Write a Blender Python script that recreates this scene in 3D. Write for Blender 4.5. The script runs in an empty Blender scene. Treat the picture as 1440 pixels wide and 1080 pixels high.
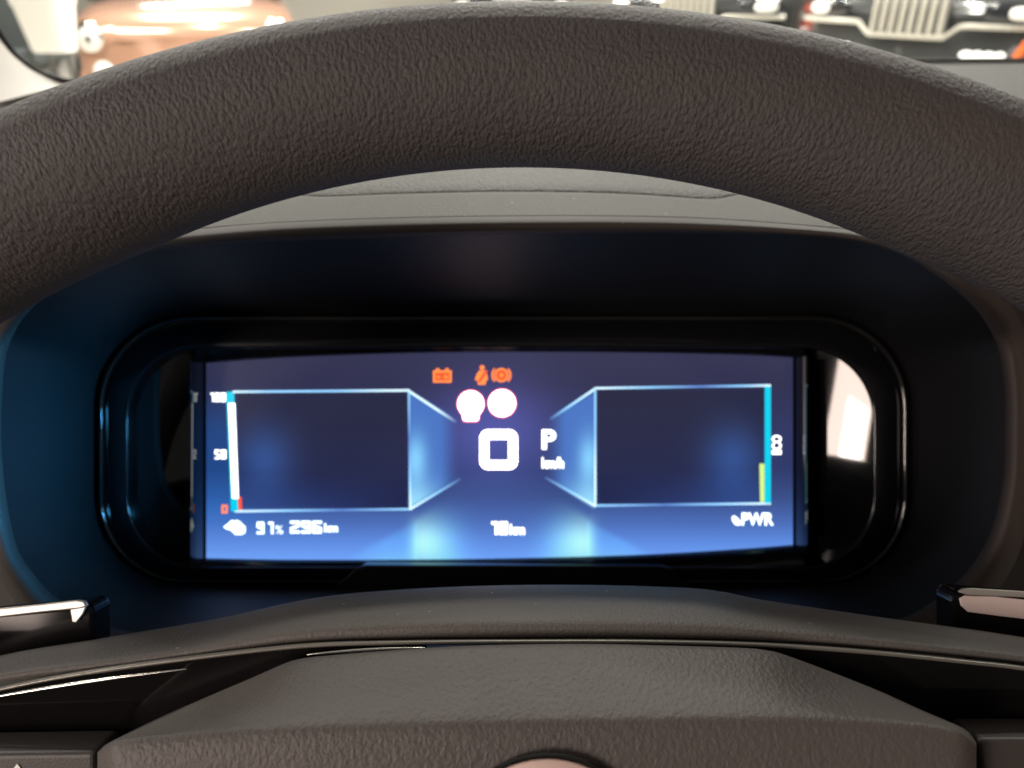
import bpy, math, random
from mathutils import Vector, Matrix

# ------------------------------------------------------------------ camera, world, lamps, exposure
scene = bpy.context.scene
COL = scene.collection
FPX = 1090.0                       # focal length in photo pixels (1440 wide)
PITCH = math.radians(28.0)         # camera looks down along the steering column
EYE = Vector((0.0, 0.0, 1.2))
FWD = Vector((0.0, math.cos(PITCH), -math.sin(PITCH)))
UP = Vector((0.0, math.sin(PITCH), math.cos(PITCH)))
RIGHT = Vector((1.0, 0.0, 0.0))

def P(px, py, d):
    """photo pixel + distance along the viewing axis -> world point"""
    return EYE + RIGHT * ((px - 720.0) / FPX * d) + UP * ((540.0 - py) / FPX * d) + FWD * d

def P_z(px, py, z):
    """photo pixel -> point on the horizontal plane at height z"""
    v = RIGHT * ((px - 720.0) / FPX) + UP * ((540.0 - py) / FPX) + FWD
    return EYE + v * ((z - EYE.z) / v.z)

cam_data = bpy.data.cameras.new("camera")
cam = bpy.data.objects.new("camera", cam_data)
COL.objects.link(cam)
cam.location = EYE
cam.rotation_euler = (math.radians(90.0) - PITCH, 0.0, 0.0)
cam_data.sensor_width = 36.0
cam_data.lens = 36.0 * FPX / 1440.0
cam_data.clip_start = 0.01
cam_data.clip_end = 200.0
cam_data.dof.use_dof = True
cam_data.dof.focus_distance = 0.20
cam_data.dof.aperture_fstop = 14.0
scene.camera = cam

world = bpy.data.worlds.new("World")
scene.world = world
world.use_nodes = True
bg = world.node_tree.nodes["Background"]
bg.inputs[0].default_value = (1.0, 0.93, 0.85, 1.0)
bg.inputs[1].default_value = 0.15

def area_lamp(name, loc, target, sx, sy, power, color, spread=180):
    ld = bpy.data.lights.new(name, 'AREA')
    ld.shape = 'RECTANGLE'
    ld.size = sx
    ld.size_y = sy
    ld.energy = power
    ld.color = color
    ld.spread = math.radians(spread)
    o = bpy.data.objects.new(name, ld)
    COL.objects.link(o)
    o.location = loc
    d = Vector(target) - Vector(loc)
    o.rotation_euler = d.to_track_quat('-Z', 'Y').to_euler()
    return o

# showroom ceiling fittings and one added soft fill (they light the cars, the dash top, the rim's crown)
for lx, ly in ((-3.2, 4.2), (0.2, 4.2), (3.4, 4.2), (-3.2, 8.5), (0.2, 8.5), (3.4, 8.5)):
    area_lamp("ceiling_lamp", (lx, ly, 3.7), (lx, ly, 0), 1.3, 0.26, 165 if ly < 6 else 400, (1.0, 0.95, 0.86))
for lx, ly in ((-4.3, 5.0), (-1.9, 5.6), (1.9, 5.4)):
    area_lamp("ceiling_downlight", (lx, ly, 3.7), (lx, ly, 0), 0.26, 0.26, 60, (1.0, 0.95, 0.86)).data.shape = 'DISK'
area_lamp("soft_overhead_fill", (-0.2, 2.5, 3.7), (-0.2, 2.5, 0), 4.2, 1.4, 22, (1.0, 0.96, 0.88))  # added broad fill, softens the light edge on the rim's crown
# light through the side windows of the car
area_lamp("left_window_light", (-0.83, -0.80, 1.48), P(1200, 590, 0.34), 0.26, 0.50, 11.0, (1.0, 0.80, 0.70))
area_lamp("reflection_core_fill", (-0.775, -0.79, 1.47), P(1200, 590, 0.34), 0.13, 0.22, 3.4, (1.0, 0.93, 0.86))  # added small lamp, whitens the core of the right wing's reflection
area_lamp("right_window_light", (1.25, 0.0, 1.40), (0.0, 0.18, 1.12), 0.6, 0.36, 2.8, (1.0, 0.62, 0.48))
area_lamp("door_window_light", (-0.80, 0.02, 1.36), (0.0, 0.16, 1.12), 0.55, 0.36, 3.2, (1.0, 0.92, 0.86))

# added blue fill lamp that tints the binnacle's left wall
area_lamp("blue_wall_fill", P(1580, 600, 0.178), P(20, 620, 0.295), 0.045, 0.045, 0.17, (0.06, 0.46, 0.95), spread=28)
scene.view_settings.view_transform = 'Standard'
scene.view_settings.look = 'None'
scene.view_settings.gamma = 1.0
scene.view_settings.exposure = 0.0
scene.view_settings.use_curve_mapping = False
scene.cycles.use_denoising = True
scene.cycles.max_bounces = 8
scene.cycles.transparent_max_bounces = 16

random.seed(7)

# ------------------------------------------------------------------ helpers
def lin(c):
    c = c / 255.0
    return c / 12.92 if c <= 0.04045 else ((c + 0.055) / 1.055) ** 2.4

def srgb(r, g, b):
    return (lin(r), lin(g), lin(b), 1.0)

def catmull(pts, n, closed=False):
    """resample a point list (tuples) by Catmull-Rom, evenly by arc length"""
    m = len(pts)
    dense = []
    segs = m if closed else m - 1
    for i in range(segs):
        if closed:
            p0, p1, p2, p3 = pts[(i - 1) % m], pts[i], pts[(i + 1) % m], pts[(i + 2) % m]
        else:
            p1, p2 = pts[i], pts[i + 1]
            p0 = pts[i - 1] if i > 0 else tuple(2 * a - b for a, b in zip(p1, p2))
            p3 = pts[i + 2] if i + 2 < m else tuple(2 * b - a for a, b in zip(p1, p2))
        for k in range(24):
            t = k / 24.0
            dense.append(tuple(0.5 * (2 * b + (c - a) * t + (2 * a - 5 * b + 4 * c - d) * t * t
                                      + (3 * b - a - 3 * c + d) * t ** 3)
                               for a, b, c, d in zip(p0, p1, p2, p3)))
    dense.append(tuple(pts[0] if closed else pts[-1]))
    acc = [0.0]
    for a, b in zip(dense, dense[1:]):
        acc.append(acc[-1] + math.dist(a, b))
    out, j = [], 0
    cnt = n if closed else n - 1
    for i in range(n):
        s = acc[-1] * i / cnt
        while j < len(acc) - 2 and acc[j + 1] < s:
            j += 1
        w = (s - acc[j]) / max(acc[j + 1] - acc[j], 1e-12)
        out.append(tuple(a + (b - a) * w for a, b in zip(dense[j], dense[j + 1])))
    return out

def interp(pts, x):
    if x <= pts[0][0]:
        return pts[0][1]
    for (x0, y0), (x1, y1) in zip(pts, pts[1:]):
        if x <= x1:
            return y0 + (y1 - y0) * (x - x0) / (x1 - x0)
    return pts[-1][1]

def smooth_fn(pts):
    """smooth y(x) through points sorted in x"""
    d = catmull(pts, 400)
    return lambda x: interp(d, x)

def rounded_rect(x0, y0, x1, y1, r, n=20, rl=None):
    """closed pixel loop, starts at top centre, clockwise on screen"""
    rl = rl or r
    pts = [((x0 + x1) / 2, y0)]
    for k in range(12):
        pts.append(((x0 + x1) / 2 + (x1 - r - (x0 + x1) / 2) * (k + 1) / 13, y0))
    def arc(cx, cy, rr, a0):
        for k in range(n + 1):
            a = math.radians(a0 + 90.0 * k / n)
            pts.append((cx + rr * math.sin(a), cy - rr * math.cos(a)))
    arc(x1 - r, y0 + r, r, 0)
    for k in range(1, 8):
        pts.append((x1, y0 + r + (y1 - rl - y0 - r) * k / 8))
    arc(x1 - rl, y1 - rl, rl, 90)
    for k in range(1, 24):
        pts.append((x1 - rl + (x0 + rl - x1 + rl) * k / 24, y1))
    arc(x0 + rl, y1 - rl, rl, 180)
    for k in range(1, 8):
        pts.append((x0, y1 - rl + (y0 + r - y1 + rl) * k / 8))
    arc(x0 + r, y0 + r, r, 270)
    for k in range(12):
        pts.append((x0 + r + ((x0 + x1) / 2 - x0 - r) * (k + 1) / 13, y0))
    return pts

def tag(o, label, cat, group=None):
    o["label"] = label
    o["category"] = cat
    if group:
        o["group"] = group
    return o

def empty(name, loc, label=None, cat=None, group=None, rz=0.0):
    o = bpy.data.objects.new(name, None)
    o.empty_display_size = 0.05
    COL.objects.link(o)
    o.location = loc
    o.rotation_euler = (0, 0, rz)
    if label:
        tag(o, label, cat, group)
    return o

def world_loc(o):
    v = Vector((0, 0, 0))
    while o is not None:
        v += Vector(o.location)
        o = o.parent
    return v

def mesh_obj(name, verts, faces, mat, parent=None, smooth=True, uvs=None, local=False, cols=None, bevel=0.0, angle=None, mats=None):
    """one mesh object. verts in world coordinates unless local; moved into the parent's space"""
    off = Vector((0, 0, 0)) if (local or parent is None) else world_loc(parent)
    me = bpy.data.meshes.new(name)
    me.from_pydata([tuple(Vector(v) - off) for v in verts], [], faces)
    if uvs is not None:
        ul = me.uv_layers.new(name="UVMap")
        for l in me.loops:
            ul.data[l.index].uv = uvs[l.vertex_index]
    if cols is not None:
        ca = me.color_attributes.new("Col", 'FLOAT_COLOR', 'POINT')
        for i, c in enumerate(cols):
            ca.data[i].color = c
    me.materials.append(mat)
    me.update()
    if smooth:
        me.polygons.foreach_set("use_smooth", [True] * len(me.polygons))
    if angle is not None:
        me.set_sharp_from_angle(angle=math.radians(angle))
    o = bpy.data.objects.new(name, me)
    COL.objects.link(o)
    if parent is not None:
        o.parent = parent
    if bevel > 0:
        b = o.modifiers.new("bevel", 'BEVEL')
        b.width = bevel
        b.segments = 3
        b.limit_method = 'ANGLE'
        b.angle_limit = math.radians(35)
        b.harden_normals = False
    return o

def grid_faces(nr, nc, closed=False, flip=False):
    f = []
    for i in range(nr - 1):
        for j in range(nc if closed else nc - 1):
            a, b = i * nc + j, i * nc + (j + 1) % nc
            c, d = (i + 1) * nc + (j + 1) % nc, (i + 1) * nc + j
            f.append((a, d, c, b) if flip else (a, b, c, d))
    return f

def box_geo(c, s, rz=0.0):
    x, y, z = s[0] / 2, s[1] / 2, s[2] / 2
    m = Matrix.Rotation(rz, 3, 'Z')
    v = [Vector(c) + m @ Vector((sx * x, sy * y, sz * z)) for sz in (-1, 1) for sy in (-1, 1) for sx in (-1, 1)]
    f = [(0, 2, 3, 1), (4, 5, 7, 6), (0, 1, 5, 4), (2, 6, 7, 3), (0, 4, 6, 2), (1, 3, 7, 5)]
    return v, f

def slab(loop_front, thick_dir):
    """closed loop of points -> prism along thick_dir (front cap, back cap, sides)"""
    n = len(loop_front)
    v = list(loop_front) + [p + thick_dir for p in loop_front]
    f = [tuple(range(n)), tuple(range(2 * n - 1, n - 1, -1))]
    for i in range(n):
        j = (i + 1) % n
        f.append((i, i + n, j + n, j))
    return v, f

# ------------------------------------------------------------------ materials
def new_mat(name):
    m = bpy.data.materials.new(name)
    m.use_nodes = True
    nt = m.node_tree
    return m, nt, nt.nodes["Principled BSDF"]

def set_spec(b, v):
    b.inputs["Specular IOR Level"].default_value = v

def plastic(name, col, rough=0.5, spec=0.5, grain=0.0, gscale=1500.0, vary=0.0, dist=0.0003, metal=0.0, coat=0.0, dust=0.0):
    m, nt, b = new_mat(name)
    b.inputs["Base Color"].default_value = (*col, 1)
    b.inputs["Roughness"].default_value = rough
    b.inputs["Metallic"].default_value = metal
    b.inputs["Coat Weight"].default_value = coat
    b.inputs["Coat Roughness"].default_value = 0.03
    set_spec(b, spec)
    tc = nt.nodes.new("ShaderNodeTexCoord")
    if grain > 0:
        n = nt.nodes.new("ShaderNodeTexNoise")
        n.inputs["Scale"].default_value = gscale
        n.inputs["Detail"].default_value = 3.0
        nt.links.new(tc.outputs["Object"], n.inputs["Vector"])
        bp = nt.nodes.new("ShaderNodeBump")
        bp.inputs["Strength"].default_value = grain
        bp.inputs["Distance"].default_value = dist
        nt.links.new(n.outputs["Fac"], bp.inputs["Height"])
        nt.links.new(bp.outputs["Normal"], b.inputs["Normal"])
    if dust > 0:
        vo = nt.nodes.new("ShaderNodeTexVoronoi")
        vo.inputs["Scale"].default_value = 260.0
        nt.links.new(tc.outputs["Object"], vo.inputs["Vector"])
        lt = nt.nodes.new("ShaderNodeMath")
        lt.operation = 'LESS_THAN'
        lt.inputs[1].default_value = 0.075
        nt.links.new(vo.outputs["Distance"], lt.inputs[0])
        sc = nt.nodes.new("ShaderNodeSeparateColor")
        nt.links.new(vo.outputs["Color"], sc.inputs[0])
        gt = nt.nodes.new("ShaderNodeMath")
        gt.operation = 'LESS_THAN'
        gt.inputs[1].default_value = dust
        nt.links.new(sc.outputs[0], gt.inputs[0])
        ml = nt.nodes.new("ShaderNodeMath")
        ml.operation = 'MULTIPLY'
        nt.links.new(lt.outputs[0], ml.inputs[0])
        nt.links.new(gt.outputs[0], ml.inputs[1])
        mc = nt.nodes.new("ShaderNodeMixRGB")
        mc.inputs[1].default_value = (*col, 1)
        mc.inputs[2].default_value = (0.35, 0.33, 0.30, 1)
        nt.links.new(ml.outputs[0], mc.inputs["Fac"])
        nt.links.new(mc.outputs["Color"], b.inputs["Base Color"])
    if vary > 0:
        n2 = nt.nodes.new("ShaderNodeTexNoise")
        n2.inputs["Scale"].default_value = 35.0
        n2.inputs["Detail"].default_value = 6.0
        nt.links.new(tc.outputs["Object"], n2.inputs["Vector"])
        mr = nt.nodes.new("ShaderNodeMapRange")
        mr.inputs["To Min"].default_value = max(rough - vary, 0.01)
        mr.inputs["To Max"].default_value = rough + vary
        nt.links.new(n2.outputs["Fac"], mr.inputs["Value"])
        nt.links.new(mr.outputs["Result"], b.inputs["Roughness"])
    return m

def leather(name, col, rough, su, sv, strength=0.6, dist=0.0004, spec=0.4):
    """pebbled leather grain in metric UVs"""
    m, nt, b = new_mat(name)
    b.inputs["Roughness"].default_value = rough
    set_spec(b, spec)
    uv = nt.nodes.new("ShaderNodeTexCoord")
    mp = nt.nodes.new("ShaderNodeMapping")
    mp.inputs["Scale"].default_value = (su, sv, 1)
    nt.links.new(uv.outputs["UV"], mp.inputs["Vector"])
    nz = nt.nodes.new("ShaderNodeTexNoise")
    nz.inputs["Scale"].default_value = 0.9
    nz.inputs["Detail"].default_value = 2.0
    nt.links.new(mp.outputs["Vector"], nz.inputs["Vector"])
    add = nt.nodes.new("ShaderNodeMixRGB")
    add.blend_type = 'ADD'
    add.inputs["Fac"].default_value = 0.9
    nt.links.new(mp.outputs["Vector"], add.inputs[1])
    nt.links.new(nz.outputs["Color"], add.inputs[2])
    vo = nt.nodes.new("ShaderNodeTexVoronoi")
    vo.feature = 'SMOOTH_F1'
    vo.inputs["Scale"].default_value = 1.0
    vo.inputs["Smoothness"].default_value = 0.55
    nt.links.new(add.outputs["Color"], vo.inputs["Vector"])
    nz2 = nt.nodes.new("ShaderNodeTexNoise")
    nz2.inputs["Scale"].default_value = 2.2
    nz2.inputs["Detail"].default_value = 3.0
    nt.links.new(mp.outputs["Vector"], nz2.inputs["Vector"])
    mx = nt.nodes.new("ShaderNodeMath")
    mx.operation = 'MULTIPLY_ADD'
    mx.inputs[1].default_value = -1.0
    nt.links.new(vo.outputs["Distance"], mx.inputs[0])
    nt.links.new(nz2.outputs["Fac"], mx.inputs[2])
    bp = nt.nodes.new("ShaderNodeBump")
    bp.inputs["Strength"].default_value = strength
    bp.inputs["Distance"].default_value = dist
    nt.links.new(mx.outputs[0], bp.inputs["Height"])
    nt.links.new(bp.outputs["Normal"], b.inputs["Normal"])
    # slight colour unevenness of the hide itself
    nl = nt.nodes.new("ShaderNodeTexNoise")
    nl.inputs["Scale"].default_value = 0.06
    nl.inputs["Detail"].default_value = 3.0
    nt.links.new(mp.outputs["Vector"], nl.inputs["Vector"])
    cr = nt.nodes.new("ShaderNodeMixRGB")
    cr.inputs[1].default_value = (*[c * 0.86 for c in col], 1)
    cr.inputs[2].default_value = (*[c * 1.14 for c in col], 1)
    nt.links.new(nl.outputs["Fac"], cr.inputs["Fac"])
    nt.links.new(cr.outputs["Color"], b.inputs["Base Color"])
    return m

def emis(name, col, strength):
    m, nt, b = new_mat(name)
    b.inputs["Base Color"].default_value = (0.01, 0.01, 0.01, 1)
    b.inputs["Emission Color"].default_value = col
    b.inputs["Emission Strength"].default_value = strength
    b.inputs["Roughness"].default_value = 0.3
    return m

def emis_attr(name, strength, rough=0.08, spec=0.5):
    m, nt, b = new_mat(name)
    at = nt.nodes.new("ShaderNodeAttribute")
    at.attribute_name = "Col"
    b.inputs["Base Color"].default_value = (0.008, 0.008, 0.01, 1)
    b.inputs["Roughness"].default_value = rough
    set_spec(b, spec)
    nt.links.new(at.outputs["Color"], b.inputs["Emission Color"])
    b.inputs["Emission Strength"].default_value = strength
    return m

M_RIM = leather("rim_leather", (0.050, 0.044, 0.042), 0.58, 1200, 720, 1.0, 0.00050, 0.28)
M_PAD = leather("pad_skin", (0.066, 0.057, 0.053), 0.55, 900, 620, 0.6, 0.0003, 0.4)
M_INSET = leather("inset_skin", (0.046, 0.043, 0.039), 0.55, 620, 480, 1.0, 0.0008, 0.3)
M_SHELL = plastic("spoke_shell_plastic", (0.082, 0.074, 0.068), 0.58, 0.35, 0.7, 1300, dust=0.10, dist=0.0004)
M_DASH = plastic("dash_plastic", (0.048, 0.045, 0.040), 0.62, 0.25, 0.8, 1000, dust=0.08, dist=0.0006)
M_BIN = plastic("binnacle_plastic", (0.008, 0.008, 0.009), 0.5, 0.15, 0.3, 3000)
M_LIP = plastic("hood_lip_plastic", (0.034, 0.027, 0.024), 0.6, 0.15, 0.3, 2500)
M_GLOSS = plastic("piano_black", (0.004, 0.004, 0.005), 0.045, 0.5, vary=0.02)
M_FRAME = plastic("cluster_frame_black", (0.004, 0.004, 0.005), 0.16, 0.4, vary=0.05)
M_BEAD = plastic("cluster_bead_gloss", (0.006, 0.006, 0.006), 0.06, 1.0)
M_CHROME = plastic("satin_chrome", (0.62, 0.60, 0.56), 0.22, 0.5, metal=1.0, vary=0.06)
M_SILVER = plastic("silver_paint", (0.42, 0.39, 0.35), 0.35, 0.5, metal=0.6)
M_GAP = plastic("gap_black", (0.004, 0.004, 0.004), 0.7, 0.2)
M_BADGE = plastic("badge_metal", (0.62, 0.46, 0.40), 0.4, 0.5, metal=0.15)
M_SWITCH = plastic("switch_plastic", (0.040, 0.034, 0.031), 0.5, 0.4, 0.3, 2500)
M_PILLAR = plastic("pillar_trim_cream", (0.80, 0.77, 0.72), 0.6, 0.3, 0.2, 1500)
M_MARK = plastic("switch_mark_white", (0.7, 0.68, 0.65), 0.5)
M_SEAL = plastic("seal_rubber", (0.012, 0.010, 0.009), 0.6, 0.3)

# ------------------------------------------------------------------ setting: showroom floor and wall
def showroom():
    m = plastic("showroom_floor_tile", (0.74, 0.70, 0.63), 0.25, 0.5, vary=0.08)
    o = mesh_obj("showroom_floor", [(-25, -3, 0), (25, -3, 0), (25, 40, 0), (-25, 40, 0)], [(0, 1, 2, 3)], m)
    o["kind"] = "structure"
    m = plastic("showroom_wall_paint", (0.80, 0.76, 0.68), 0.7, 0.3, 0.1, 60)
    v, f = box_geo((0, 17.1, 2.0), (50, 0.2, 4.0))
    o = mesh_obj("showroom_wall", v, f, m, smooth=False)
    o["kind"] = "structure"
    # unseen dark cabin floor, added to shade the wheel from below
    m = plastic("cabin_shade_dark", (0.02, 0.02, 0.02), 0.95, 0.1, 0.4, 300)
    v, f = box_geo((0.35, -0.35, 0.40), (1.5, 1.74, 0.06))
    o = mesh_obj("cabin_shade_floor", v, f, m, smooth=False, bevel=0.02)
    o["kind"] = "structure"
showroom()

# ------------------------------------------------------------------ dashboard
_lip_c = P(720, 303, 0.27)
Z_DASH = _lip_c.z

inner_px = [(720, 330), (960, 328), (1154, 334), (1250, 352), (1310, 383), (1368, 430), (1400, 480), (1412, 540),
            (1413, 600), (1410, 678), (1388, 760), (1340, 823), (1263, 871), (1100, 905), (720, 915), (340, 905),
            (180, 888), (82, 842), (48, 808), (22, 765), (5, 669), (2, 572), (14, 481), (60, 420), (148, 367),
            (311, 345), (480, 336)]
outer_px = [(720, 304), (960, 306), (1154, 319), (1265, 333), (1345, 362), (1405, 408), (1442, 468), (1454, 540),
            (1456, 600), (1452, 690), (1432, 780), (1385, 850), (1290, 905), (1100, 940), (720, 950), (340, 940),
            (165, 920), (50, 872), (10, 830), (-20, 775), (-40, 680), (-42, 572), (-30, 474), (20, 400), (130, 343),
            (300, 320), (480, 309)]
NB = 220
inner_loop = catmull(inner_px, NB, True)
outer_loop = catmull(outer_px, NB, True)

SCREEN_EDGE = [(-100, 119), (0, 118), (60, 117), (110, 116), (160, 115), (250, 112), (420, 106), (720, 96), (1000, 90), (1290, 85.5), (1440, 84), (1800, 80)]
def build_dashboard():
    root = empty("dashboard", (0, 0.45, 0.0), "dark grey soft-touch dashboard with deep oval binnacle hood behind the steering wheel", "dashboard")
    # --- hood and dash top as strips in front of / behind a grooved inset panel
    seam = smooth_fn([(340, 248), (385, 262), (410, 270), (450, 275), (560, 271), (720, 268), (880, 271), (990, 278),
                      (1025, 275), (1060, 266), (1095, 255)])
    def P_y(px, y):
        d = y * math.cos(PITCH) + (EYE.z - Z_DASH) * math.sin(PITCH)
        return Vector(((px - 720.0) / FPX * d, y, Z_DASH))
    xs_in = [345 + (1092 - 345) * k / 90 for k in range(91)]
    # front strip: from lip to seam, columns in pixel space, built on the dash plane
    top_pts = sorted([(p[0], p[1]) for p in outer_loop if p[1] < 420])
    lipf = lambda x: interp(top_pts, x)
    def strip(name, xs, f0, f1, nrow, mat, droop0=False, droop1=False, z=Z_DASH, uv=False):
        v, uvs = [], []
        for i in range(nrow):
            t = i / (nrow - 1)
            for x in xs:
                a, b = f0(x), f1(x)
                p = a.lerp(b, t)
                v.append(Vector((p.x, p.y, z)))
                uvs.append((p.x, p.y))
        nc = len(xs)
        # rounded edge rows
        def edge(row_idx, sgn):
            rows = []
            for dy, dz in ((0.0006, -0.0003), (0.0010, -0.0010), (0.0010, -0.0060)):
                for j in range(nc):
                    p = v[row_idx * nc + j]
                    rows.append(Vector((p.x, p.y + sgn * dy, p.z + dz)))
            return rows
        pre = edge(0, -1)[::1] if droop0 else []
        post = edge(nrow - 1, 1) if droop1 else []
        if pre:
            pre = pre[2 * nc:3 * nc] + pre[nc:2 * nc] + pre[0:nc]
        allv = pre + v + post
        uvs = [(p.x, p.y) for p in allv]
        return mesh_obj(name, allv, grid_faces(len(allv) // nc, nc), mat, root, uvs=uvs)
    lip_pt = lambda x: P_z(x, lipf(x) - 1.0, Z_DASH)
    # centre: hood in front of the seam
    strip("hood_top", xs_in, lip_pt, lambda x: P_z(x, seam(x) + 1.5, Z_DASH), 10, M_DASH, droop1=True)
    ins = strip("inset_panel", xs_in, lambda x: P_z(x, seam(x) - 2.5, Z_DASH),
                lambda x: P_y(x, 0.47), 14, M_INSET, droop0=True, droop1=True, z=Z_DASH - 0.0004)
    ins["label"] = "leather-grained inset panel set in the hood top"
    # rear: whole width behind the inset panel, and flanks
    xs_l = [-60 + (345 + 60) * k / 30 for k in range(31)]
    strip("hood_flank", xs_l, lip_pt, lambda x: P_y(x, 0.475), 14, M_DASH)
    xs_r = [1092 + (1500 - 1092) * k / 30 for k in range(31)]
    strip("hood_flank", xs_r, lip_pt, lambda x: P_y(x, 0.475), 14, M_DASH)
    edge_xy = sorted((p.x, p.y) for p in [P_z(x, y, Z_DASH) for x, y in SCREEN_EDGE])
    # far dash top up to the windscreen, gently falling away, one sheet with thickness
    v = []
    nx, ny = 40, 12
    for i in range(ny):
        for j in range(nx):
            x = -0.62 + 1.75 * j / (nx - 1)
            y = 0.476 + (max(interp(edge_xy, x) + 0.003, 0.49) - 0.476) * i / (ny - 1)
            v.append(Vector((x, y, Z_DASH - 0.0015)))
    mesh_obj("dash_top", v, grid_faces(ny, nx), M_DASH, root)
    # flanks outside the hood, lower and rounded
    prof_y = [(0.479, -0.003), (0.44, -0.004), (0.40, -0.010), (0.36, -0.022), (0.333, -0.042), (0.318, -0.072), (0.312, -0.12), (0.312, -0.40)]
    for s, x0, x1 in ((-1, -0.20, -0.62), (1, 0.20, 1.12)):
        v = []
        for y, dz in prof_y:
            for j in range(14):
                v.append(Vector((x0 + (x1 - x0) * j / 13, y, Z_DASH + dz)))
        mesh_obj("dash_shoulder", v, grid_faces(len(prof_y), 14, flip=(s > 0)), M_DASH, root)
    # support body under the dash down to the floor
    v, f = box_geo((0.25, 0.74, 0.52), (1.75, 0.40, 1.04))
    mesh_obj("lower_dash", v, f, M_LIP, root, smooth=False, bevel=0.03)

    # --- binnacle: lip and bowl, one loft
    D_LIP, D_IN = 0.270, 0.262
    rings = []
    def ring(loop, dfun):
        return [P(x, y, dfun(x, y)) for x, y in loop]
    def mixloop(t):
        return [(a[0] + (b[0] - a[0]) * t, a[1] + (b[1] - a[1]) * t) for a, b in zip(outer_loop, inner_loop)]
    base_d = []
    for (x, y) in outer_loop:
        w = min(max((470 - y) / 120.0, 0), 1)
        dz = (P_z(x, y, Z_DASH) - EYE).dot(FWD)
        base_d.append(D_LIP * (1 - w) + dz * w)
    lip_rings = []
    # back skirt, crown, rounded nose
    for t, dd in ((-0.25, 0.05), (-0.06, 0.010), (0.0, 0.0), (0.12, -0.0035), (0.30, -0.0065), (0.50, -0.0080),
                  (0.70, -0.0075), (0.86, -0.0050), (0.96, -0.0015), (1.0, 0.003)):
        lp = mixloop(t)
        lip_rings.append([P(x, y, d + dd) for (x, y), d in zip(lp, base_d)])
    v = [p for r in lip_rings[2:] for p in r]
    lipo = mesh_obj("hood_lip", v, grid_faces(len(lip_rings) - 2, NB, True), M_LIP, root)
    # bowl to the cluster frame
    a_loop = catmull(rounded_rect(137, 442, 1279, 820, 130, rl=120), NB, True)
    # start both loops at top centre, same winding -> straight bowl walls
    v, nr = [], 16
    last = lip_rings[-1]
    end = [P(x, y, 0.357) for x, y in a_loop]
    for i in range(nr):
        t = i / (nr - 1)
        for p, q in zip(last, end):
            e = t + 0.10 * math.sin(math.pi * t)       # slightly concave wall
            v.append(p.lerp(q, t) + (q - p).project(FWD) * (e - t))
    mesh_obj("binnacle_wall", v, grid_faces(nr, NB, True), M_BIN, root)
    return root
dash = build_dashboard()

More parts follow.
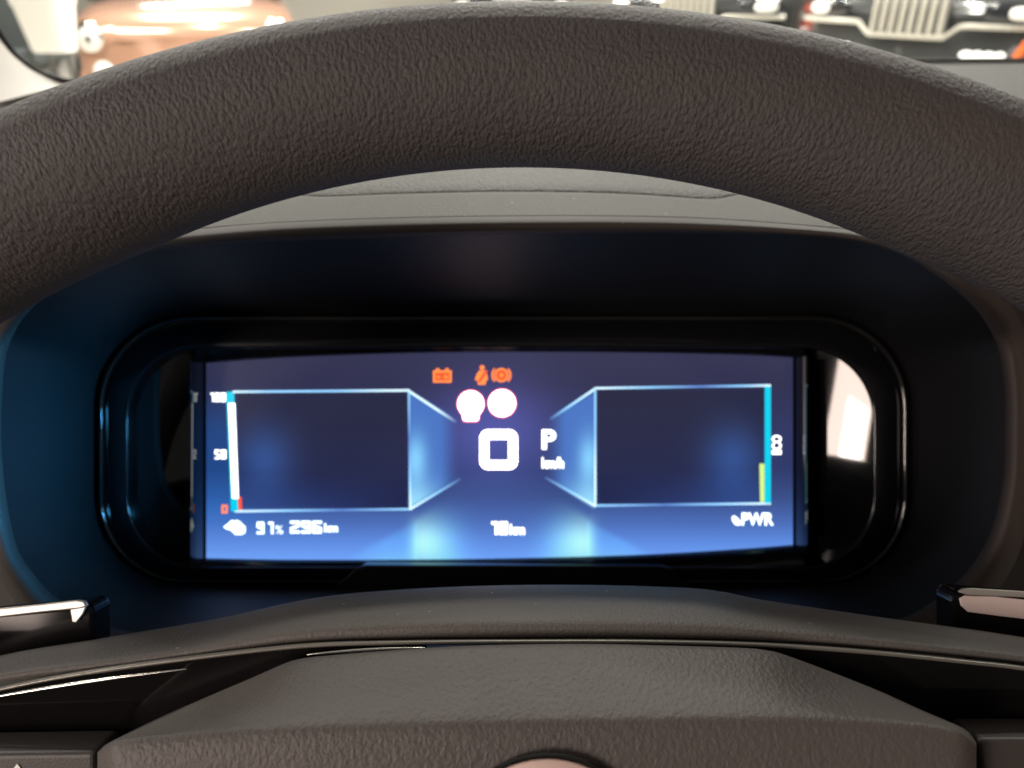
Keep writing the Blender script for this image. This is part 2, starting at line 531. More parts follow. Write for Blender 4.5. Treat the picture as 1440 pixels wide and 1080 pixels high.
# ------------------------------------------------------------------ instrument cluster
D_DISP = 0.360
def build_cluster():
    root = empty("instrument_cluster", P(720, 640, 0.362), "glossy black instrument cluster with wide lit digital display inside the binnacle", "instrument cluster")
    A = catmull(rounded_rect(137, 442, 1279, 820, 130, rl=120), 240, True)
    B = catmull(rounded_rect(181, 490, 1227, 797, 100, rl=100), 240, True)
    def mix(t):
        return [(a[0] + (b[0] - a[0]) * t, a[1] + (b[1] - a[1]) * t) for a, b in zip(A, B)]
    def loft(name, prof, mat, parent=root):
        v = []
        for t, d in prof:
            v += [P(x, y, d) for x, y in mix(t)]
        return mesh_obj(name, v, grid_faces(len(prof), 240, True), mat, parent)
    loft("frame_bead", [(-0.02, 0.3600), (0.0, 0.3530), (0.05, 0.3505), (0.11, 0.3497), (0.17, 0.3505), (0.22, 0.3525)], M_BEAD)
    loft("frame", [(0.215, 0.3540), (0.23, 0.3522), (0.30, 0.3512), (0.60, 0.3500), (0.90, 0.3490), (0.97, 0.3493), (1.0, 0.3503), (1.0, 0.3720)], M_FRAME)
    # back plate behind everything
    bp = [P(x, y, 0.3710) for x, y in mix(0.9)]
    v, f = slab(bp, FWD * 0.006)
    mesh_obj("back_plate", v, f, M_FRAME, root, smooth=False)
    # --- the display corners (photo pixels): slightly bowed top and bottom edges
    top = smooth_fn([(286, 511), (400, 503), (560, 497), (720, 495), (900, 496), (1040, 499), (1117, 503)])
    bot = smooth_fn([(286, 785), (400, 787), (560, 787), (720, 785), (900, 780), (1040, 772), (1117, 766)])
    lx, rx = 290.0, 1115.0
    # side walls of the recess (gloss black, mirror the picture's edge)
    for sx, wx in ((-1, lx), (1, rx)):
        v = []
        n = 12
        for i in range(n):
            py = top(wx) - 2 + (bot(wx) + 2 - top(wx) + 2) * i / (n - 1)
            p = P(wx + sx * 1.0, py, D_DISP + 0.001)
            for d in (0.0, 0.004, 0.009, 0.0135, 0.0155):
                q = p - FWD * d + RIGHT * (sx * (0.0 if d < 0.014 else 0.0006))
                v.append(q)
        mesh_obj("side_wall", v, grid_faces(n, 5, flip=(sx > 0)), M_GLOSS, root)
    # wings beside the display: curved gloss panels
    for sx, wx in ((-1, lx), (1, rx)):
        xin = (P(wx, 640, D_DISP) - EYE).x + sx * 0.0006
        d0 = D_DISP - 0.0145
        pin = 720 + xin / d0 * FPX
        pout = 176 if sx < 0 else 1232
        v = []
        ni, nj = 26, 26
        for i in range(ni):
            s = i / (ni - 1)
            for j in range(nj):
                t = j / (nj - 1)
                px = pin + (pout - pin) * t
                py = 488 + (800 - 488) * s
                d = (0.3665 if sx > 0 else 0.358) + WING_TILT[sx] * t + WING_CURVE * (t - 0.5) ** 2 + WING_CURVE_V * (s - 0.5) ** 2 + 0.001 * (s - 0.5)
                v.append(P(px, py, d))
        mesh_obj("wing_panel", v, grid_faces(ni, nj, flip=(sx < 0)), M_GLOSS, root)
    # top and bottom recess faces
    for nm, fn, sg in (("recess_edge", top, -1), ("recess_edge", bot, 1)):
        v = []
        xs = [lx - 16 + (rx - lx + 32) * k / 40 for k in range(41)]
        for d, off in ((D_DISP + 0.001, 0.5), (D_DISP - 0.004, 0.5), (D_DISP - 0.0050, 3), (D_DISP - 0.0070, 30)):
            for x in xs:
                v.append(P(x, fn(x) + sg * off * (D_DISP / d if off > 2 else 1), d) if off > 2 else
                         P(x, fn(x) + sg * off, D_DISP) - FWD * (D_DISP - d))
        mesh_obj(nm, v, grid_faces(4, 41, flip=(sg > 0)), M_FRAME, root)
    # low notch plate under the display
    lp = [(470, 826), (498, 800), (512, 795), (930, 795), (944, 799), (978, 828), (940, 850), (500, 850)]
    v, f = slab([P(x, y, 0.3485) for x, y in lp], FWD * 0.008)
    mesh_obj("notch_plate", v, f, M_FRAME, root, smooth=False, bevel=0.0008)

    # --- the display
    def gauss(x, y, cx, cy, sx, sy):
        return math.exp(-((x - cx) / sx) ** 2 - ((y - cy) / sy) ** 2)
    def sstep(a, b, x):
        t = min(max((x - a) / (b - a), 0), 1)
        return t * t * (3 - 2 * t)
    base = [(495, (52, 53, 82)), (540, (47, 48, 80)), (600, (48, 55, 98)), (660, (46, 58, 106)), (700, (58, 80, 138)),
            (735, (76, 110, 184)), (760, (94, 138, 222)), (787, (112, 164, 250))]
    def colour(x, y):
        c = [interp([(k, col[i]) for k, col in base], y) for i in range(3)]
        # violet lens bloom round the bright telltales, painted into the screen picture
        g = gauss(x, y, 695, 600, 85, 75)
        c = [c[0] + 34 * g, c[1] + 32 * g, c[2] + 66 * g]
        g = sstep(440, 300, x) * sstep(520, 620, y) * sstep(770, 700, y)
        c = [c[0] - 12 * g, c[1] + 14 * g, c[2] + 30 * g]
        # dark panels
        for x0, x1, y0, y1, gx in ((333, 574, 553, 716, 1), (840, 1076, 547, 710, -1)):
            if x0 - 3 <= x <= x1 + 3 and y0 - 3 <= y <= y1 + 3:
                w = sstep(x0 - 3, x0 + 3, x) * sstep(x1 + 3, x1 - 3, x) * sstep(y0 - 3, y0 + 3, y) * sstep(y1 + 3, y1 - 3, y)
                d = (37 - 5 * sstep(y0, y1, y), 39 - 1 * sstep(y0, y1, y), 66 + 10 * sstep(y0, y1, y))
                gcx = x0 + 38 if gx > 0 else x1 - 45
                gl = gauss(x, y, gcx, 645, 42, 48)
                yy = (y1 - y) / 50.0
                xx = (x - x0) / 240.0 if gx > 0 else (x1 - x) / 240.0
                gb = max(0.0, 1 - xx) * max(0.0, 1 - abs(yy)) * 0.9
                d = (d[0] + 14 * gl + 20 * gb, d[1] + 40 * gl + 42 * gb, d[2] + 68 * gl + 70 * gb)
                c = [c[i] * (1 - w) + d[i] * w for i in range(3)]
        # lit tunnel walls
        for xa, xb, s in ((576, 648, 1), (837, 766, -1)):
            u = (x - xa) / (xb - xa)
            if 0 <= u <= 1:
                ya = 550 + (592 - 550) * u
                yb = 715 + (672 - 715) * u
                w = sstep(ya - 3, ya + 3, y) * sstep(yb + 3, yb - 3, y) * (1 - sstep(0.55, 1.0, u))
                gl = gauss(u, y, 0.12, 645, 0.22, 34)
                gb = gauss(u, y, 0.1, 712, 0.55, 34)
                d = (74 + 60 * gl + 80 * gb, 118 + 90 * gl + 105 * gb, 196 + 60 * gl + 60 * gb)
                c = [c[i] * (1 - w) + d[i] * w for i in range(3)]
        # floor beams
        for bx, s in ((588, 1), (826, -1)):
            u = (x - bx) * s
            edge = sstep(716, 735, y + (0.62 * u if u > 0 else -0.3 * u))
            g = math.exp(-((u - 4) / (14 if u < 4 else 38)) ** 2) * math.exp(-((y - 758) / 34.0) ** 2) * edge
            c = [c[0] + 82 * g, c[1] + 104 * g, c[2] + 44 * g]
            if u > 0:
                wv = math.exp(-((u - 40) / 30) ** 2) * sstep(690, 770, y)
                c = [c[0] + 8 * wv, c[1] + 26 * wv, c[2] + 22 * wv]
            else:
                tri = sstep(0, 12, (y - 727) - (-u) * 0.52) * sstep(-110, -40, u)
                c = [c[0] + 8 * tri, c[1] + 24 * tri, c[2] + 24 * tri]
        return srgb(*[min(max(k, 2), 252) for k in c])
    v, cols = [], []
    ncx, ncy = 230, 84
    for i in range(ncy):
        for j in range(ncx):
            x = lx + (rx - lx) * j / (ncx - 1)
            y = top(x) + (bot(x) - top(x)) * i / (ncy - 1)
            v.append(P(x, y, D_DISP))
            cols.append(colour(x, y))
    disp = mesh_obj("display", v, grid_faces(ncy, ncx, flip=True), emis_attr("display_picture", 1.0, 0.12, 0.35), root, cols=cols)
    disp["label"] = "wide lit blue digital display with tunnel graphic, gauges and warning icons"
    DG = D_DISP - 0.0004
    def poly(name, pts, mat, d=DG):
        return mesh_obj(name, [P(x, y, d) for x, y in pts], [tuple(range(len(pts)))], mat, disp, smooth=False)
    m_line = emis_attr("graphic_line_light", 1.0, 0.4, 0.2)
    def line(name, pts, w, cfun, d=DG):
        v, cols = [], []
        n = 24
        a, b = pts
        L = math.dist(a, b)
        nx_, ny_ = -(b[1] - a[1]) / L, (b[0] - a[0]) / L
        for i in range(n):
            t = i / (n - 1)
            x, y = a[0] + (b[0] - a[0]) * t, a[1] + (b[1] - a[1]) * t
            for s in (-0.5, 0.5):
                v.append(P(x + nx_ * w * s, y + ny_ * w * s, d))
                cols.append(cfun(t))
        return mesh_obj(name, v, grid_faces(n, 2), m_line, disp, cols=cols)
    def ramp(*stops):
        def g(t):
            return tuple(interp([(k, srgb(*c)[i]) for k, c in stops], t) * 1.35 for i in range(3)) + (1.0,)
        return g
    bright, mid, dim, blue = (215, 245, 255), (140, 200, 245), (85, 120, 190), (60, 80, 140)
    line("frame_line", ((327, 551), (576, 549)), 3.1, ramp((0, bright), (0.2, mid), (0.6, mid), (0.9, bright), (1, bright)))
    line("frame_line", ((575, 550), (642, 594)), 3.4, ramp((0, bright), (0.6, bright), (1, blue)))
    line("frame_line", ((575, 550), (577, 717)), 2.9, ramp((0, mid), (0.4, dim), (0.75, mid), (1, bright)), DG - 0.0001)
    line("frame_line", ((330, 719), (578, 716)), 3.1, ramp((0, bright), (0.3, mid), (0.6, dim), (1, mid)))
    line("frame_line", ((577, 716), (648, 673)), 3.1, ramp((0, bright), (0.5, mid), (1, blue)))
    line("frame_line", ((837, 546), (1084, 542)), 3.1, ramp((0, bright), (0.3, mid), (0.6, dim), (0.85, mid), (1, bright)))
    line("frame_line", ((838, 546), (773, 590)), 3.4, ramp((0, bright), (0.6, mid), (1, blue)))
    line("frame_line", ((837, 546), (837, 712)), 2.9, ramp((0, mid), (0.4, mid), (0.7, bright), (1, bright)), DG - 0.0001)
    line("frame_line", ((837, 711), (1084, 708)), 3.1, ramp((0, mid), (0.4, dim), (0.7, mid), (1, bright)))
    line("frame_line", ((838, 712), (766, 671)), 3.1, ramp((0, bright), (0.5, mid), (1, blue)))
    m_cyan = emis("graphic_cyan", srgb(0, 205, 235), 1.1)
    m_white = emis("graphic_white", (1, 1, 1, 1), 2.6)
    m_cwhite = emis("graphic_cool_white", (0.86, 1, 1, 1), 2.2)
    m_yel = emis("graphic_yellow", srgb(205, 235, 130), 1.2)
    m_red = emis("graphic_red", srgb(255, 84, 46), 1.2)
    m_org = emis("graphic_orange", srgb(255, 132, 62), 1.5)
    m_pink = emis("graphic_pink_white", (1, 0.90, 0.95, 1), 4.0)
    m_hot = emis("graphic_telltale_edge", srgb(255, 90, 130), 1.3)
    poly("battery_bar", [(318, 551), (329, 551), (336, 719), (325, 719)], m_cyan)
    poly("battery_level", [(321, 567), (330.5, 567), (335.5, 701), (326.5, 701)], m_white, DG - 0.0002)
    poly("reserve_bar", [(334, 699), (339.5, 699), (340, 717), (335, 717)], m_red, DG - 0.0001)
    poly("power_bar", [(1075.5, 543), (1084, 543), (1084, 708), (1075.5, 708)], m_cyan)
    poly("power_level", [(1068, 652), (1075, 652), (1075, 706), (1069, 706)], m_yel, DG - 0.0001)

    def text(name, s, x0, y0, x1, y1, mat, bold=0.02, rot=0, d=DG - 0.0003):
        cu = bpy.data.curves.new(name, 'FONT')
        cu.body = s
        cu.size = 1.0
        cu.offset = bold
        cu.resolution_u = 3
        to = bpy.data.objects.new(name, cu)
        COL.objects.link(to)
        bpy.context.view_layer.update()
        me = to.evaluated_get(bpy.context.evaluated_depsgraph_get()).to_mesh()
        vs = [vv.co.copy() for vv in me.vertices]
        fs = [tuple(p.vertices) for p in me.polygons]
        bpy.data.objects.remove(to)
        if rot:
            vs = [Vector((-p.y, p.x, 0)) for p in vs]
        ax, bx = min(p.x for p in vs), max(p.x for p in vs)
        ay, by = min(p.y for p in vs), max(p.y for p in vs)
        w = [P(x0 + (p.x - ax) / (bx - ax) * (x1 - x0), y1 - (p.y - ay) / (by - ay) * (y1 - y0), d) for p in vs]
        return mesh_obj(name, w, fs, mat, disp, smooth=False)
    SEG = {"0": "abcdef", "1": "bcx", "2": "abged", "5": "afgcd", "6": "afgedc", "8": "abcdefg", "9": "abcdfg"}
    def seg_text(name, s_, x0, y0, x1, y1, mat, w, gap=2.0, d=DG - 0.0003):
        """squared display numerals built of bars"""
        n_ = len(s_)
        cw = (x1 - x0 - gap * (n_ - 1)) / n_
        v, f = [], []
        ym = (y0 + y1) / 2
        for k_, ch in enumerate(s_):
            a = x0 + k_ * (cw + gap)
            b_ = a + cw
            bars = {"a": (a, y0, b_, y0 + w), "g": (a + w, ym - w / 2, b_ - w, ym + w / 2), "d": (a, y1 - w, b_, y1),
                    "f": (a, y0 + w, a + w, ym), "e": (a, ym, a + w, y1 - w),
                    "b": (b_ - w, y0 + w, b_, ym), "c": (b_ - w, ym, b_, y1 - w),
                    "x": (b_ - 2.2 * w, y0, b_, y0 + w)}
            for q in SEG[ch]:
                bx0, by0, bx1, by1 = bars[q]
                if ch == "1" and q == "c":
                    by1 = y1
                o = len(v)
                v += [P(bx0, by0, d), P(bx1, by0, d), P(bx1, by1, d), P(bx0, by1, d)]
                f.append((o, o + 1, o + 2, o + 3))
        return mesh_obj(name, v, f, mat, disp, smooth=False)
    seg_text("scale_number", "100", 294.5, 552.5, 317.5, 565, m_white, 2.3, 1.6)
    seg_text("scale_number", "50", 302, 632.5, 318, 645.5, m_white, 2.3, 1.8)
    seg_text("scale_number", "0", 311.5, 710, 320, 722, m_org, 2.6)
    seg_text("charge_text", "91", 361, 734, 384.5, 751, m_cwhite, 3.3, 2.4)
    text("percent_sign", "%", 387.5, 739, 398, 751, m_cwhite, 0.0)
    seg_text("range_text", "296", 408, 732.5, 452.5, 750, m_cwhite, 3.8, 2.2)
    text("range_unit", "km", 456, 736, 475, 748.5, m_cwhite, 0.03)
    seg_text("odometer_text", "18", 688, 733.5, 714, 752, m_white, 4.0, 2.0)
    text("odometer_unit", "km", 717, 737, 738, 752, m_white, 0.03)
    text("gear_letter", "P", 762, 604, 782, 632, m_white, 0.035)
    text("speed_unit", "km/h", 762, 643, 793, 659, m_white, 0.03)
    text("power_text", "PWR", 1043, 721, 1088, 739, m_cwhite, 0.03)
    text("mode_text", "ECO", 1085.5, 612, 1099, 639, m_white, 0.03, rot=1)
    # little arc arrow before PWR
    arc = [(1029, 727), (1033, 725), (1038, 729), (1041, 733), (1043, 735), (1040, 739), (1034, 738), (1030, 733)]
    poly("power_arrow", arc, m_cwhite, DG - 0.0003)
    # charging plug pictogram
    plug = [(314, 741), (322, 735), (326, 731), (330, 733), (333, 731), (338, 734), (345, 741), (345, 749), (340, 752),
            (331, 752), (325, 746), (318, 744)]
    poly("plug_icon", plug, m_cwhite, DG - 0.0003)
    # speed digit: rounded square ring
    def rr(x0, y0, x1, y1, r, n=6):
        pts = []
        for cx, cy, a0 in ((x1 - r, y0 + r, 0), (x1 - r, y1 - r, 90), (x0 + r, y1 - r, 180), (x0 + r, y0 + r, 270)):
            for k in range(n + 1):
                a = math.radians(a0 + 90 * k / n)
                pts.append((cx + r * math.sin(a), cy - r * math.cos(a)))
        return pts
    o_, i_ = rr(674.5, 604, 728, 660.5, 12), rr(687.5, 618, 715, 647.5, 2)
    v = [P(x, y, DG - 0.0003) for x, y in o_ + i_]
    n = len(o_)
    mesh_obj("speed_digit", v, [(k, (k + 1) % n, (k + 1) % n + n, k + n) for k in range(n)], m_pink, disp, smooth=False)
    # two big round telltales
    def disc(cx, cy, r, n=36):
        return [(cx + r * math.sin(2 * math.pi * k / n), cy - r * math.cos(2 * math.pi * k / n)) for k in range(n)]
    c1 = [p for p in disc(662, 568, 18.5) if p[1] < 581]
    c1 = sorted(c1, key=lambda p: math.atan2(p[0] - 662, -(p[1] - 568)))
    c1 = c1 + [(674, 583), (673, 590), (670, 592), (654, 592), (651, 590), (650, 583)]
    c1 = sorted(c1, key=lambda p: math.atan2(p[0] - 662, -(p[1] - 568)))
    grow = lambda pts, cx, cy, k: [(cx + (x - cx) * k, cy + (y - cy) * k) for x, y in pts]
    t1 = poly("round_telltale", grow(c1, 662, 570, 1.09), m_hot, DG - 0.0002)
    poly("round_telltale_face", c1, m_pink, DG - 0.0004)
    poly("round_telltale", disc(706, 567, 21), m_hot, DG - 0.0002)
    poly("round_telltale_face", disc(706, 567, 19.2), m_pink, DG - 0.0004)
    # battery warning icon: case, two posts, plus and minus
    def ring_icon(name, outer, inner, mat):
        v = [P(x, y, DG - 0.0003) for x, y in outer + inner]
        n = len(outer)
        return mesh_obj(name, v, [(k, (k + 1) % n, (k + 1) % n + n, k + n) for k in range(n)], mat, disp, smooth=False)
    oc = [(609, 521), (613, 521), (613, 518), (618, 518), (618, 521), (626, 521), (626, 518), (631, 518), (631, 521), (635, 521), (635, 538), (609, 538)]
    ic = [(612, 524), (613, 524), (614, 524), (617, 524), (618, 524), (626, 524), (627, 524), (630, 524), (631, 524), (632, 524), (632, 535), (612, 535)]
    ring_icon("battery_warning_icon", oc, ic, m_org)
    poly("battery_warning_fill", ic, m_red, DG - 0.0001)
    poly("battery_warning_minus", [(614, 529), (619, 529), (619, 531.5), (614, 531.5)], m_org, DG - 0.0004)
    poly("battery_warning_plus", [(626, 526.5), (628, 526.5), (628, 529), (630.5, 529), (630.5, 531), (628, 531), (628, 533.5), (626, 533.5),
                                  (626, 531), (623.5, 531), (623.5, 529), (626, 529)], m_org, DG - 0.0004)
    # seat-belt figure: head, torso, diagonal belt
    poly("seatbelt_head", disc(678, 517, 3.4, 16), m_org, DG - 0.0003)
    poly("seatbelt_torso", [(674, 521), (682, 521), (685, 527), (686, 534), (683, 536), (683, 541), (672, 541), (672, 536), (668, 534), (670, 527)], m_org, DG - 0.0003)
    poly("seatbelt_strap", [(683, 520), (686, 522), (675, 538), (672, 536)], m_red, DG - 0.0005)
    # brake warning: ring, two outer arcs, exclamation
    ring_icon("brake_warning_icon", disc(705, 527.5, 10), disc(705, 527.5, 7.2), m_org)
    poly("brake_warning_fill", disc(705, 527.5, 7.2), m_red, DG - 0.0001)
    poly("brake_warning_mark", disc(705, 527.5, 3.0, 12), m_org, DG - 0.0004)
    for s in (-1, 1):
        a = [(705 + s * 14 * math.cos(t), 527.5 + 14 * math.sin(t)) for t in [math.radians(k) for k in range(-44, 45, 8)]]
        b = [(705 + s * 11.5 * math.cos(t), 527.5 + 11.5 * math.sin(t)) for t in [math.radians(k) for k in range(44, -45, -8)]]
        poly("brake_warning_arc", a + b, m_org, DG - 0.0003)
    return root
WING_TILT = {-1: -0.004, 1: -0.016}
WING_CURVE = 0.002
WING_CURVE_V = 0.003
cluster = build_cluster()

# ------------------------------------------------------------------ steering wheel
D_RIM = 0.170
HUB = (735.0, 1245.0)
def build_wheel():
    root = empty("steering_wheel", P(752, 1207, 0.20), "black leather steering wheel with grained rim, grey hub pad and glossy black spokes", "steering wheel")
    # rim: swept tube with leather grain
    n, m = 420, 56
    k = D_RIM / FPX
    ctr, rad = [], []
    for i in range(n):
        th = 2 * math.pi * i / n
        s, c = math.sin(th), math.cos(th)
        ro = 1 / math.sqrt(c * c / 1233.0 ** 2 + s * s / 1480.0 ** 2)
        ri = 1 / math.sqrt(c * c / 1013.0 ** 2 + s * s / 1144.0 ** 2)
        h = min((ro - ri) / 2, 121.0)
        rc = ro - h
        ctr.append(P(HUB[0] + rc * s, HUB[1] - rc * c, D_RIM))
        rad.append(h * k)
    v, uvs = [], []
    arc = 0.0
    for i in range(n + 1):
        ii = i % n
        a, b = ctr[(ii - 1) % n], ctr[(ii + 1) % n]
        tan = (b - a).normalized()
        out = tan.cross(FWD).normalized()
        if out.dot(ctr[ii] - P(HUB[0], HUB[1], D_RIM)) < 0:
            out = -out
        for j in range(m + 1):
            ph = 2 * math.pi * j / m
            r = rad[ii]
            v.append(ctr[ii] + out * (math.cos(ph) * r) - FWD * (math.sin(ph) * r * 0.93))
            uvs.append((arc, ph * 0.0165))
        if i < n:
            arc += (ctr[(i + 1) % n] - ctr[i]).length
    mesh_obj("rim", v, grid_faces(n + 1, m + 1), M_RIM, root, uvs=uvs)

    xs = [-460 + 2400 * q / 160 for q in range(161)]
    # --- spoke shell: soft band over the hub, behind the trim
    b_top = smooth_fn([(-160, 968), (0, 922), (135, 899), (300, 871), (400, 849), (450, 840), (500, 834), (600, 827), (720, 823), (850, 823),
                       (970, 827), (1020, 833), (1080, 845), (1260, 871), (1440, 896), (1640, 935)])
    b_bot = smooth_fn([(-160, 996), (0, 960), (200, 936), (400, 907), (560, 899), (720, 897), (900, 897), (1070, 901), (1220, 911), (1440, 933), (1640, 965)])
    rows = [(0.0, 0.232), (0.0, 0.2135), (0.04, 0.2095), (0.12, 0.2060), (0.30, 0.2000), (0.50, 0.1945), (0.62, 0.1915), (0.72, 0.1897),
            (0.82, 0.1890), (0.92, 0.1893), (1.0, 0.1905), (1.03, 0.196)]
    v, uvs = [], []
    for t, d in rows:
        for x in xs:
            y = b_top(x) + (b_bot(x) - b_top(x)) * t
            p = P(x, y, d)
            v.append(p)
    mesh_obj("spoke_shell", v, grid_faces(len(rows), len(xs)), M_SHELL, root)
    # --- trim line under the shell, then gloss black spoke inserts
    l_top = smooth_fn([(-160, 1004), (0, 966), (115, 944), (250, 925), (425, 905.5), (560, 901), (720, 899.5), (900, 899.5), (1070, 904), (1220, 914), (1370, 929), (1440, 937), (1640, 966)])
    v = []
    rows2 = [(-1.0, 0.1890), (0.5, 0.1868), (3.0, 0.1860), (5.5, 0.1862), (7.0, 0.1875)]
    for off, d in rows2:
        for x in xs:
            v.append(P(x, l_top(x) + off, d))
    mesh_obj("trim_strip", v, grid_faces(len(rows2), len(xs)), M_SILVER_DARK, root)
    for s, x0, x1, bot0 in ((-1, -160, 600, 1056), (1, 860, 1640, 1034)):
        v = []
        n1, n2 = 50, 16
        for i in range(n2):
            t = i / (n2 - 1)
            for j in range(n1):
                x = x0 + (x1 - x0) * j / (n1 - 1)
                ya = l_top(x) + 6.0
                yb = bot0
                y = ya + (max(yb, ya + 20) - ya) * t
                d = 0.1868 + 0.003 * t - 0.0006 * math.sin(math.pi * t) + (0.002 if i == n2 - 1 else 0)
                v.append(P(x, y, d))
        sp = mesh_obj("spoke_insert", v, grid_faces(n2, n1), M_SPOKE, root)
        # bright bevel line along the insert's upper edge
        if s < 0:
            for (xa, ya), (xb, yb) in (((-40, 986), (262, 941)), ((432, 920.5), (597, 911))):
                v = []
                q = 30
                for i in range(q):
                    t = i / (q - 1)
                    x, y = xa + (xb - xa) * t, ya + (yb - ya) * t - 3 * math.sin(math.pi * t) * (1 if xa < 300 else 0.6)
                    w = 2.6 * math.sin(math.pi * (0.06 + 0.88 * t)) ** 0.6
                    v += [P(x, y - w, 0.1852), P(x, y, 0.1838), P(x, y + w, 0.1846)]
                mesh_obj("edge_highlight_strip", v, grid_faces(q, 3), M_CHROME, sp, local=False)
    # --- hub pad
    p_top = smooth_fn([(137, 1056), (142, 1050), (175, 1033), (240, 1002), (350, 955), (400, 933), (425, 926), (460, 922), (520, 917), (620, 910), (720, 906.5), (830, 905.5), (945, 908),
                       (1040, 911), (1075, 914), (1110, 923), (1220, 965), (1300, 1000), (1350, 1021), (1366, 1030), (1373, 1042)])
    p_cre = smooth_fn([(137, 1060), (170, 1041), (250, 1032), (400, 1021), (560, 1014), (720, 1010), (945, 1006), (1100, 1006), (1200, 1010), (1285, 1016), (1340, 1026), (1373, 1046)])
    xsp = [137 + (1373 - 137) * q / 130 for q in range(131)]
    v, uvs = [], []
    prof = [("t", 3, 0.196), ("t", 0.0, 0.1830), ("t", 0.0, 0.1815), ("m", 0.06, 0.1795), ("m", 0.25, 0.1755), ("m", 0.5, 0.1705), ("m", 0.75, 0.1658),
            ("m", 0.92, 0.1625), ("m", 1.0, 0.1612), ("c", 5, 0.1605), ("c", 12, 0.1600), ("c", 26, 0.1594), ("c", 50, 0.1588), ("c", 85, 0.1582), ("c", 200, 0.1570), ("c", 380, 0.1575), ("c", 520, 0.162), ("c", 600, 0.172), ("c", 610, 0.19)]
    for kind, a, d in prof:
        for q, x in enumerate(xsp):
            t, c = p_top(x), p_cre(x)
            c = max(c, t + 3)
            u = q / 130.0
            edge = max(0.0, 1 - min(u, 1 - u) / 0.022)
            dd = d + 0.0065 * edge ** 2
            y = t + a if kind == "t" else (t + (c - t) * a if kind == "m" else c + a)
            if kind == "c":
                x = x + (14 if u < 0.5 else -14) * (-min(a, 60) / 60.0) * 0.25 * (1 if False else 0)
            p = P(x, y, dd)
            v.append(p)
            acc_ = uvs[len(v) - 132][1] - (p - v[len(v) - 132]).length if len(v) > 131 else 0.0
            uvs.append((p.x, acc_))
    pad = mesh_obj("hub_pad", v, grid_faces(len(prof), len(xsp)), M_PAD, root, uvs=uvs)
    # badge: dark ring and metal disc
    bc, nseg = (771, 1208), 72
    for nm, rr_, mat in (("badge_ring", [(149, 0.1592), (149, 0.1568), (146, 0.1562), (143, 0.1566), (142, 0.1580)], M_GAP),
                         ("badge", [(142, 0.1585), (141.5, 0.1568), (138, 0.1562), (90, 0.1556), (40, 0.1554), (2, 0.1553)], M_BADGE)):
        v = []
        for r, d in rr_:
            v += [P(bc[0] + r * math.sin(2 * math.pi * q / nseg), bc[1] - r * math.cos(2 * math.pi * q / nseg), d) for q in range(nseg)]
        mesh_obj(nm, v, grid_faces(len(rr_), nseg, True), mat, pad)
    # --- switch panels on both spokes
    for s, pts in ((-1, [(-160, 1062), (133, 1058), (134, 1090), (136, 1330), (-160, 1330)]),
                   (1, [(1377, 1040), (1640, 1040), (1640, 1330), (1390, 1330), (1384, 1090)])):
        v, f = slab([P(x, y, 0.176) for x, y in pts], FWD * 0.012)
        sw = mesh_obj("switch_panel", v, f, M_SWITCH, root, smooth=False, bevel=0.0012)
        if s < 0:
            mk = [(18, 1082), (24, 1074), (30, 1082)]
            mesh_obj("arrow_mark", [P(x, y, 0.1757) for x, y in mk], [(0, 1, 2)], M_MARK, sw, smooth=False)
    # --- shift paddles behind the spokes
    for s, body, edge, face in (
            (-1, [(-330, 905), (-60, 868), (100, 853), (120, 849), (128, 852), (131, 862), (132, 905), (126, 940), (-330, 1010)],
             [(-330, 897), (-60, 862), (60, 850), (108, 844.5), (118, 846), (122, 853), (112, 856), (60, 861), (-60, 875), (-330, 908)],
             [(98, 857), (121, 853), (117, 863), (107, 876), (101, 875)]),
            (1, [(1346, 836), (1352, 832), (1400, 836), (1800, 872), (1800, 990), (1360, 930), (1342, 905), (1341, 842)],
             [(1349, 833), (1356, 829), (1368, 828), (1450, 833), (1640, 847), (1640, 858), (1450, 841), (1360, 837)],
             [(1350, 842), (1358, 838), (1400, 839), (1450, 845), (1640, 862), (1640, 892), (1450, 872), (1400, 866), (1362, 861), (1352, 852)])):
        v, f = slab([P(x, y, 0.2180) for x, y in body], FWD * 0.010)
        pd = mesh_obj("paddle", v, f, M_SPOKE, root, smooth=False, bevel=0.0012)
        v, f = slab([P(x, y, 0.2160) for x, y in edge], FWD * 0.0015)
        mesh_obj("paddle_edge", v, f, M_SILVER, pd, smooth=False, bevel=0.0004)
        v, f = slab([P(x, y, 0.2168) for x, y in face], FWD * 0.0008)
        mesh_obj("paddle_face", v, f, M_SILVER if s < 0 else M_PINKSILVER, pd, smooth=False, bevel=0.0003)
    # small blue lit tick marks at the paddle tips are left to reflections; steering column behind the hub
    v = []
    rings = [(0.19, 0.050, 1330), (0.30, 0.045, 1250), (0.95, 0.045, 1180)]
    for d, r, py in rings:
        c0 = P(752, py, d)
        for q in range(32):
            a = 2 * math.pi * q / 32
            v.append(c0 + RIGHT * (r * math.cos(a)) + UP * (r * math.sin(a)))
    mesh_obj("steering_column", v, grid_faces(3, 32, True), M_LIP, root)
    return root
M_SPOKE = plastic("spoke_gloss_black", (0.004, 0.0035, 0.0035), 0.08, 0.14, vary=0.03)
M_SILVER_DARK = plastic("trim_strip_satin", (0.16, 0.15, 0.13), 0.35, 0.5, metal=0.3)
M_PINKSILVER = plastic("paddle_satin_face", (0.70, 0.56, 0.52), 0.4, 0.5, metal=0.3)
wheel = build_wheel()

